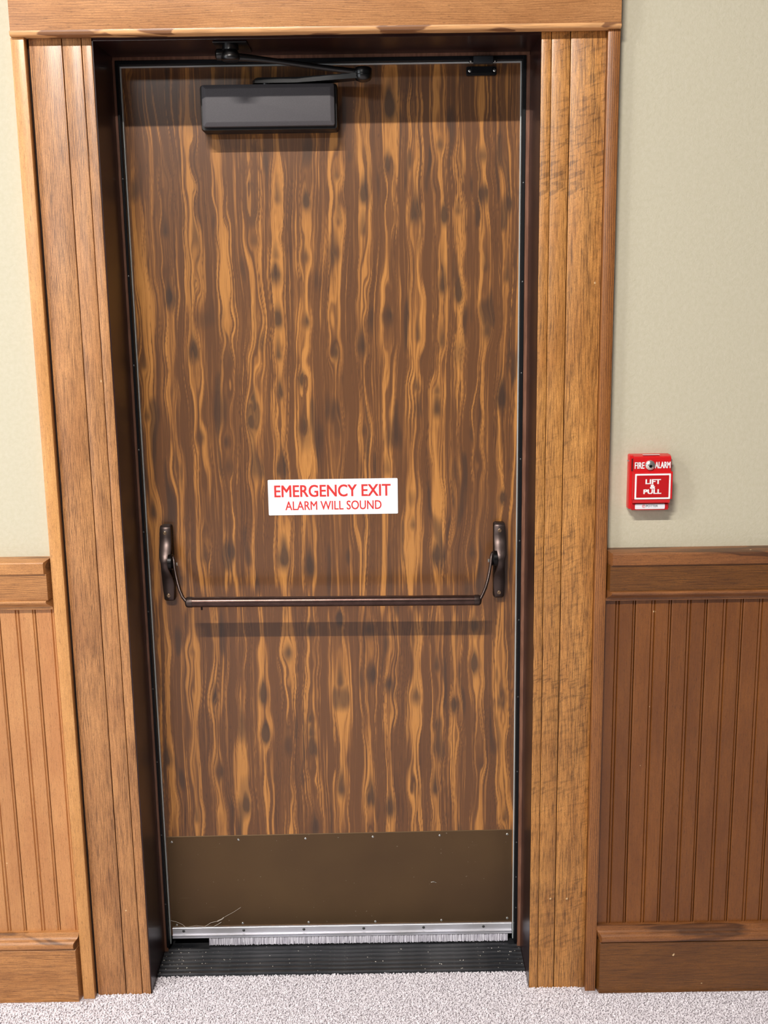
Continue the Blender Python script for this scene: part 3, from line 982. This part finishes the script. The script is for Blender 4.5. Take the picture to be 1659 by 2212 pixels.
# crumbs and lint lying on the threshold
bm = NB()
for i in range(105):
    if random.random() < .55:
        x = random.choice([random.gauss(-.36, .05), random.gauss(-.40, .03), random.gauss(.40, .035)])
    else:
        x = random.uniform(JL + .01, JR - .01)
    x = min(max(x, JL + .006), JR - .006)
    k = random.random()
    yy = random.uniform(-.125, -.022)
    i_r = round((yy + .1225) / .0168)
    yc = -.1225 + i_r * .0168
    yy = yc + random.uniform(-.003, .003)
    zt = .0042
    r = random.uniform(.0004, .0012)
    sx = random.uniform(.8, 2.2)
    mt = Matrix.Translation((x, yy, zt + r * .35)) @ Matrix.Rotation(random.uniform(0, 6.28), 4, 'Z') @ Matrix.Diagonal((sx * r, r, r * .7, 1))
    bmesh.ops.create_icosphere(bm, subdivisions=1, radius=1, matrix=mt)
o = put('crumbs', bm, M_crumb, th, smooth=0)
o['kind'] = 'stuff'


# cobweb in the lower left corner of the kick plate
def wb(px, py, y=-.004):
    fx = F * 2395 + R1 * (px - 829.5) - U1 * (py - 1106)
    tt = (y + 2.5844) / fx.y
    return (.1182 + fx.x * tt, y, 1.6595 + fx.z * tt)


bm = NB()
for pts, r in (([(366, 1988), (380, 1991), (394, 1997), (402, 2004)], .0005),
               ([(442, 2002), (456, 1993), (470, 1990)], .0006), ([(470, 1990), (480, 1985), (483, 1982)], .0015),
               ([(483, 1982), (492, 1977), (505, 1970), (520, 1960)], .0004),
               ([(457, 2004), (472, 1996), (478, 1992)], .0007), ([(402, 2004), (424, 1999), (442, 2002)], .0003)):
    tube(bm, [wb(*p) for p in pts], r, 5)
o = put('cobweb', bm, M_web, origin=wb(440, 2000, 0), smooth=60)
tag(o, 'wispy grey cobweb strands in the lower corner of the bronze kick plate', 'cobweb')

# ------------------------------------------------------------------ exit sign on the door
sg = thing('exit_sign', (.004, 0, 1.13), 'white emergency exit sticker with red capital letters on the wood-grain door', 'sign')
bm = NB()
rbox(bm, -.1492, .1580, 1.1294, 1.2150, [(-.0002, 0), (-.0010, 0), (-.0013, .0003)], .0025)
put('sign_plate', bm, M_signw, sg)
lettering('EMERGENCY EXIT', -.1345, .1412, 1.1727, 1.2018, -.0013, M_signred, sg, bold=.0007)
lettering('ALARM WILL SOUND', -.1094, .1190, 1.1412, 1.1628, -.0013, M_signred, sg, bold=.0003)

# ------------------------------------------------------------------ panic bar
pb = thing('panic_bar', (0, 0, .93), 'dark bronze round panic bar with curved lever arms across the exit door', 'panic bar')
for s, cx, ztop, ppx, sc_ in ((-1, -.3925, 1.1155, 1133, .0011364), (1, .3975, 1.1101, 1127, .00113)):
    def zz(px, y):
        return ztop - (px - ppx) * sc_ + (-.02 - y) * .25
    off = 0 if s < 0 else -6
    # black housing behind the strap
    bm = NB()
    zc0, zc1 = .9270 - (.004 if s > 0 else 0), 1.1120 - (.005 if s > 0 else 0)
    rbox(bm, cx - .0135, cx + .0135, zc0, zc1, [(-.0002, 0), (-.014, 0), (-.017, .0015)], .006)
    hs = put('housing', bm, M_bronze_dark, pb, origin=(cx, 0, zc0))
    # box of the pivot
    bm = NB()
    rbox(bm, cx - .012, cx + .012, zz(1255, -.03) , zz(1180, -.03), [(-.010, 0), (-.022, 0), (-.026, .003)], .006)
    put('pivot_block', bm, M_bronze_dark, hs)
    # strap
    S = [(1134, 19, .0165), (1137, 22, .0225), (1143, 23.5, .0260), (1160, 24.5, .0275), (1172, 25, .0310), (1182, 25.3, .0365), (1190, 25, .0420),
         (1198, 24.5, .0475), (1205, 23, .0520), (1211, 19, .0560), (1216, 16.5, .0575), (1226, 16, .0575), (1234, 17, .0530), (1241, 19, .0450), (1248, 22, .0350),
         (1256, 24.5, .0270), (1264, 25, .0235), (1276, 24, .0225), (1288, 21.5, .0220), (1295, 19, .0200), (1298, 16, .0160)]
    rs = []
    for px, wpx, y in S:
        z = zz(px + off, -y)
        hw = wpx * .00056
        bev = .0016
        rs.append([(cx - hw, -y + .0045, z), (cx - hw, -y + bev, z), (cx - hw + bev, -y, z), (cx + hw - bev, -y, z), (cx + hw, -y + bev, z), (cx + hw, -y + .0045, z)])
    bm = NB()
    rings(bm, rs)
    st = put('cover_strap', bm, M_strap, pb, origin=(cx, -.02, rs[-1][0][2]), smooth=50)
    for px in (1152 + off, 1287.5 + off):
        z = zz(px, -.026)
        yb = -.0272 if px < 1200 else -.0222
        x = cx + (-.0012 if s < 0 else 0)
        bm = NB()
        lathe(bm, (x, yb, z), (0, -1, 0), [(-.001, .0046), (.0004, .0046), (.0008, .0038), (.0002, .0032), (.0002, .0022), (.0008, .0018), (.0008, .0004)], 16)
        put('screw', bm, M_screw_b, st, origin=(x, yb, z))
    # hub and bolt on the inner flank
    zi = 1.0300 if s < 0 else 1.0270
    xi = cx - s * .0125
    bm = NB()
    lathe(bm, (xi, -.046, zi), (-s, 0, 0), [(-.004, .019), (.004, .019), (.008, .016), (.010, .010), (.0105, .002)], 24)
    put('pivot_hub', bm, M_bronze_dark, hs)
    bm = NB()
    cyl(bm, (cx - s * .0265, -.050, zi - .004), (-s, 0, 0), .0042, .007, 6, 0)
    put('pivot_bolt', bm, M_chrome, hs, smooth=0)
    # lever arm, a thin blade that bows inward and forward
    zb = .9455 if s < 0 else .9400
    xe = -.3375 if s < 0 else .3445
    K = [(cx - s * .0195, -.050, zi + .014, .004), (cx - s * .0225, -.052, zi + .006, .008), (cx - s * .0240, -.056, zi - .008, .0095), (cx - s * .0275, -.063, zi - .026, .0095),
         (cx - s * .0325, -.072, zi - .045, .0095), (cx - s * .0385, -.081, zi - .062, .0100), (cx - s * .0455, -.089, zi - .075, .0110), (xe, -.094, zb, .0118)]
    rs = []
    for i, (x, y, z, hw) in enumerate(K):
        a, b = K[max(i - 1, 0)], K[min(i + 1, len(K) - 1)]
        tn = Vector((b[0] - a[0], b[1] - a[1], b[2] - a[2])).normalized()
        n2 = Vector((1, 0, 0))
        wdir = tn.cross(n2).normalized()
        tdir = wdir.cross(tn).normalized()
        c0 = Vector((x, y, z))
        th_ = .0038
        pts = []
        for k in range(12):
            a_ = 2 * math.pi * k / 12
            cs, sn_ = math.cos(a_), math.sin(a_)
            pts.append(c0 + wdir * hw * (abs(cs) ** .6) * (1 if cs >= 0 else -1) + tdir * th_ * (abs(sn_) ** .8) * (1 if sn_ >= 0 else -1))
        rs.append(pts)
    bm = NB()
    rings(bm, rs)
    put('lever_arm', bm, M_strap, pb, origin=(xe, -.09, zb), smooth=50)
    # collar joining lever and tube
    bm = NB()
    lathe(bm, (xe - s * .013, -.095, zb + (-.0 if s < 0 else 0)), (s, 0, 0), [(-.0005, .0118), (0, .0127), (.010, .0127), (.0135, .0115), (.0160, .0085), (.0175, .003)], 28)
    put('end_collar', bm, M_strap, pb)
bm = NB()
rs = []
for x, z, r in ((-.3252, .9455, .0108), (-.3245, .9455, .0121), (.3312, .9400, .0121), (.332, .9400, .0108)):
    rs.append([(x, -.095 + r * math.cos(a), z + r * math.sin(a)) for a in [2 * math.pi * k / 36 for k in range(36)]])
rings(bm, rs)
bar = put('push_tube', bm, M_bronze, pb, origin=(0, -.095, .943))
bm = NB()
cyl(bm, (-.3035, -.095, .9305), (0, 0, 1), .0022, .008, 10)
put('stop_pin', bm, M_bronze_dark, bar)

# ------------------------------------------------------------------ door closer
dc = thing('door_closer', (-.11, 0, 2.0), 'grey rectangular door closer with black elbow arm at the top of the door', 'door closer')
bm = NB()
rbox(bm, -.2615, .0365, 1.9955, 2.0918, [(-.0002, 0), (-.044, 0), (-.050, .002)], .007)
cv = put('closer_body', bm, M_cover_side, dc, origin=(-.11, 0, 1.996))
bm = NB()
rbox(bm, -.2545, .0300, 2.0030, 2.0885, [(-.046, 0), (-.066, 0), (-.0705, .0075), (-.0708, .009)], .004)
put('closer_cover', bm, M_cover, cv, smooth=25)
bm = NB()
P = [(-.146, -.038), (-.140, -.028), (-.02, -.028), (.095, -.078), (.106, -.086), (.106, -.100), (.092, -.108), (.070, -.102), (-.05, -.062), (-.140, -.062), (-.146, -.052)]
rings(bm, [[(x, y, 2.0919) for x, y in P], [(x, y, 2.0980) for x, y in P], [(x + (.006 if x < -.13 else 0), y, 2.1030) for x, y in P]])
put('main_arm', bm, M_closer_arm, dc, smooth=30)
bm = NB()
cyl(bm, (-.115, -.045, 2.0945), (0, 0, 1), .013, .016, 20, .002)
put('spindle_cap', bm, M_closer_arm, dc)
bm = NB()
lathe(bm, (.0935, -.093, 2.086), (0, 0, 1), [(0, .009), (.003, .0155), (.007, .0180), (.0125, .0188), (.0130, .0178), (.0140, .0178), (.0145, .0190), (.0200, .0195), (.0255, .0190), (.0285, .0165), (.0300, .0120), (.0305, .003)], 32)
put('elbow_joint', bm, M_closer_arm, dc, smooth=40)
bm = NB()
tube(bm, [(.082, -.095, 2.1060), (.055, -.100, 2.1082), (.0, -.112, 2.1135), (-.06, -.127, 2.1195), (-.11, -.140, 2.1240), (-.145, -.150, 2.1262), (-.172, -.158, 2.1265)],
     [.0060, .0062, .0058, .0055, .0060, .0075, .0085], 14)
put('forearm_rod', bm, M_closer_arm, dc, smooth=60)
bm = NB()
lathe(bm, (-.1780, -.158, 2.1540), (0, 0, -1), [(0, .0165), (.0015, .0172), (.0140, .0172), (.0150, .0155), (.0155, .0140), (.0175, .0160), (.0260, .0195), (.0275, .0200), (.0320, .0195), (.0350, .0165), (.0362, .010)], 32)
put('shoe_knuckle', bm, M_closer_arm, dc, smooth=40)
bm = NB()
box(bm, -.2120, -.1420, -.178, -.075, 2.1508, 2.1546, .0015, 2)
put('soffit_shoe', bm, M_closer_arm, dc)
bm = NB()
lathe(bm, (-.2010, -.150, 2.1330), (-1, 0, 0), [(-.010, .010), (.0, .0115), (.006, .0110), (.009, .007), (.0095, .002)], 20)
put('arm_lug', bm, M_closer_arm, dc, smooth=40)

# ------------------------------------------------------------------ magnetic door contact
mc = thing('door_contact', (.3525, -.002, 2.12), 'small black two-piece magnetic alarm contact at the upper edge of the door', 'sensor')
bm = NB()
rbox(bm, .3195, .3858, 2.1105, 2.1290, [(-.0002, 0), (-.008, 0), (-.009, .001)], .003)
mg = put('magnet', bm, M_black, mc)
bm = NB()
box(bm, .3295, .3765, -.0125, -.008, 2.1135, 2.1285, .001, 1)
put('magnet_cap', bm, M_black, mg)
for x, z in ((.3268, 2.1200), (.3808, 2.1203)):
    bm = NB()
    lathe(bm, (x, -.009, z), (0, -1, 0), [(0, .0036), (.0012, .0033), (.0022, .0018), (.0024, .0006)], 14)
    put('screw', bm, M_screw, mg, origin=(x, -.009, z))
bm = NB()
box(bm, .3325, .3748, -.0440, -.0300, 2.1290, 2.1440, .0012, 2)
rs_ = put('reed_switch', bm, Mat('switch_black', rough=.5, color=s2l((38, 42, 46))).m, mc)
bm = NB()
box(bm, .3230, .3840, -.0335, -.0298, 2.1330, 2.1420, .0008, 1)
put('switch_flange', bm, M_black, rs_)
for x in (.3270, .3795):
    bm = NB()
    lathe(bm, (x, -.0335, 2.1352), (0, -1, 0), [(0, .0026), (.0010, .0022), (.0016, .0008)], 12)
    put('screw', bm, M_screw, rs_, origin=(x, -.0335, 2.1352))


# ------------------------------------------------------------------ fire alarm pull station
def AX(zx):
    return .7050 + (zx - 830) * 1.083e-4


def AZ(zy):
    return 1.2940 - (zy - 205) * 1.088e-4


fa = thing('fire_alarm', (AX(830), YW, AZ(1330)), 'red fire alarm pull station with white lettering on the cream wall', 'fire alarm')
bm = NB()
rbox(bm, AX(408), AX(1238), AZ(1320), AZ(215), [(YW - .0002, 0), (-.203, .0002), (-.206, .002)], .003)
bk = put('alarm_body', bm, M_red, fa)
bm = NB()
box(bm, AX(445), AX(1240), -.2080, -.200, AZ(535), AZ(285))
put('recess_shade', bm, M_recess, bk, smooth=0)  # dark red box paints the shade of the slots beside the panel
bm = NB()
prism_x(bm, [(-.200, AZ(535)), (-.2165, AZ(540)), (-.2150, AZ(262)), (-.2125, AZ(238)), (-.2040, AZ(214)), (-.200, AZ(214))], AX(468), AX(1218))
put('upper_panel', bm, M_red, bk, smooth=20)
bm = NB()
prism_x(bm, [(-.200, AZ(1092)), (-.2215, AZ(1092)), (-.2222, AZ(1085)), (-.2222, AZ(556)), (-.2200, AZ(536)), (-.200, AZ(536))], AX(455), AX(1243))
hd = put('pull_handle', bm, M_red, fa, smooth=20)
bm = NB()
box(bm, AX(535), AX(1160), -.2226, -.2215, AZ(1050), AZ(608))
put('handle_face', bm, M_red_dark, hd, smooth=0)
bm = NB()
rr = lambda i, y: rrect((AX(490) + AX(1205)) / 2, (AZ(570) + AZ(1085)) / 2, (AX(1205) - AX(490)) / 2 - i, (AZ(570) - AZ(1085)) / 2 - i, .0012, y)
rings(bm, [rr(.0036, -.2222), rr(0, -.2222), rr(0, -.2228), rr(.0036, -.2228)], cap=False)
a_, b_ = rr(.0036, -.2222), None
put('border_line', bm, M_white, hd, smooth=0)
bm = NB()
prism_x(bm, [(-.200, AZ(1188)), (-.2090, AZ(1188)), (-.2205, AZ(1165)), (-.2215, AZ(1098)), (-.200, AZ(1094))], AX(470), AX(1205))
put('handle_lip', bm, M_red, hd, smooth=20)
bm = NB()
rbox(bm, AX(455), AX(1200), AZ(1325), AZ(1190), [(-.200, 0), (-.2120, 0), (-.2140, .001)], .002)
bp_ = put('lower_panel', bm, M_red_dark, bk)
bm = NB()
rbox(bm, AX(525), AX(1125), AZ(1300), AZ(1197), [(-.2139, 0), (-.2146, 0)], .0018)
lb = put('maker_label', bm, M_white_l, fa, smooth=0)
lettering('POTTER', AX(745), AX(985), AZ(1262), AZ(1214), -.2146, M_greyp, lb, bold=.0001)
bm = NB()
for i in range(24):
    pass
cx_, cz_ = AX(700), AZ(1240)
ring = lambda r, y: [(cx_ + r * math.cos(a), y, cz_ + r * math.sin(a)) for a in [2 * math.pi * k / 24 for k in range(24)]]
rings(bm, [ring(.0028, -.2145), ring(.0036, -.2145), ring(.0036, -.2149), ring(.0028, -.2149)], cap=False)
put('logo_ring', bm, M_signred, lb, smooth=0)
lettering('P', AX(688), AX(713), AZ(1258), AZ(1222), -.2146, M_signred, lb, bold=.0001)
bm = NB()
box(bm, AX(665), AX(1005), -.2095, -.2010, AZ(213), AZ(211.5))
put('top_label', bm, M_white_l, bk, smooth=0)
lettering('FIRE', AX(488), AX(684), AZ(475), AZ(345), -.2166, M_white, fa, bold=.0004, depth=.0004)
lettering('ALARM', AX(893), AX(1204), AZ(470), AZ(340), -.2166, M_white, fa, bold=.0004, depth=.0004)
lettering('LIFT', AX(700), AX(1008), AZ(778), AZ(680), -.2226, M_white, hd, bold=.0007, depth=.0004)
lettering('&', AX(795), AX(900), AZ(876), AZ(788), -.2226, M_white, hd, bold=.0007, depth=.0004)
lettering('PULL', AX(665), AX(1025), AZ(978), AZ(884), -.2226, M_white, hd, bold=.0007, depth=.0004)
bm = NB()
lathe(bm, (AX(795), -.2155, AZ(405)), (0, -1, 0), [(0, .0108), (.0030, .0108), (.0045, .0100), (.0050, .0085), (.0056, .0080), (.0068, .0060), (.0074, .0030), (.0076, .0006)], 32)
lk = put('key_lock', bm, M_chrome, fa, smooth=40)
bm = NB()
cyl(bm, (AX(795), -.2232, AZ(420)), (0, -1, 0), .0034, .0012, 16)
box(bm, AX(795) - .0006, AX(795) + .0006, -.2242, -.2236, AZ(420) - .003, AZ(420) + .003)
put('keyway', bm, M_bronze_dark, lk, smooth=30)
for zx in (398, 1248):
    bm = NB()
    cyl(bm, (AX(zx), -.2000, AZ(335)), (1, 0, 0), .0018, .006, 10)
    put('hinge_pin', bm, M_chrome, bk)
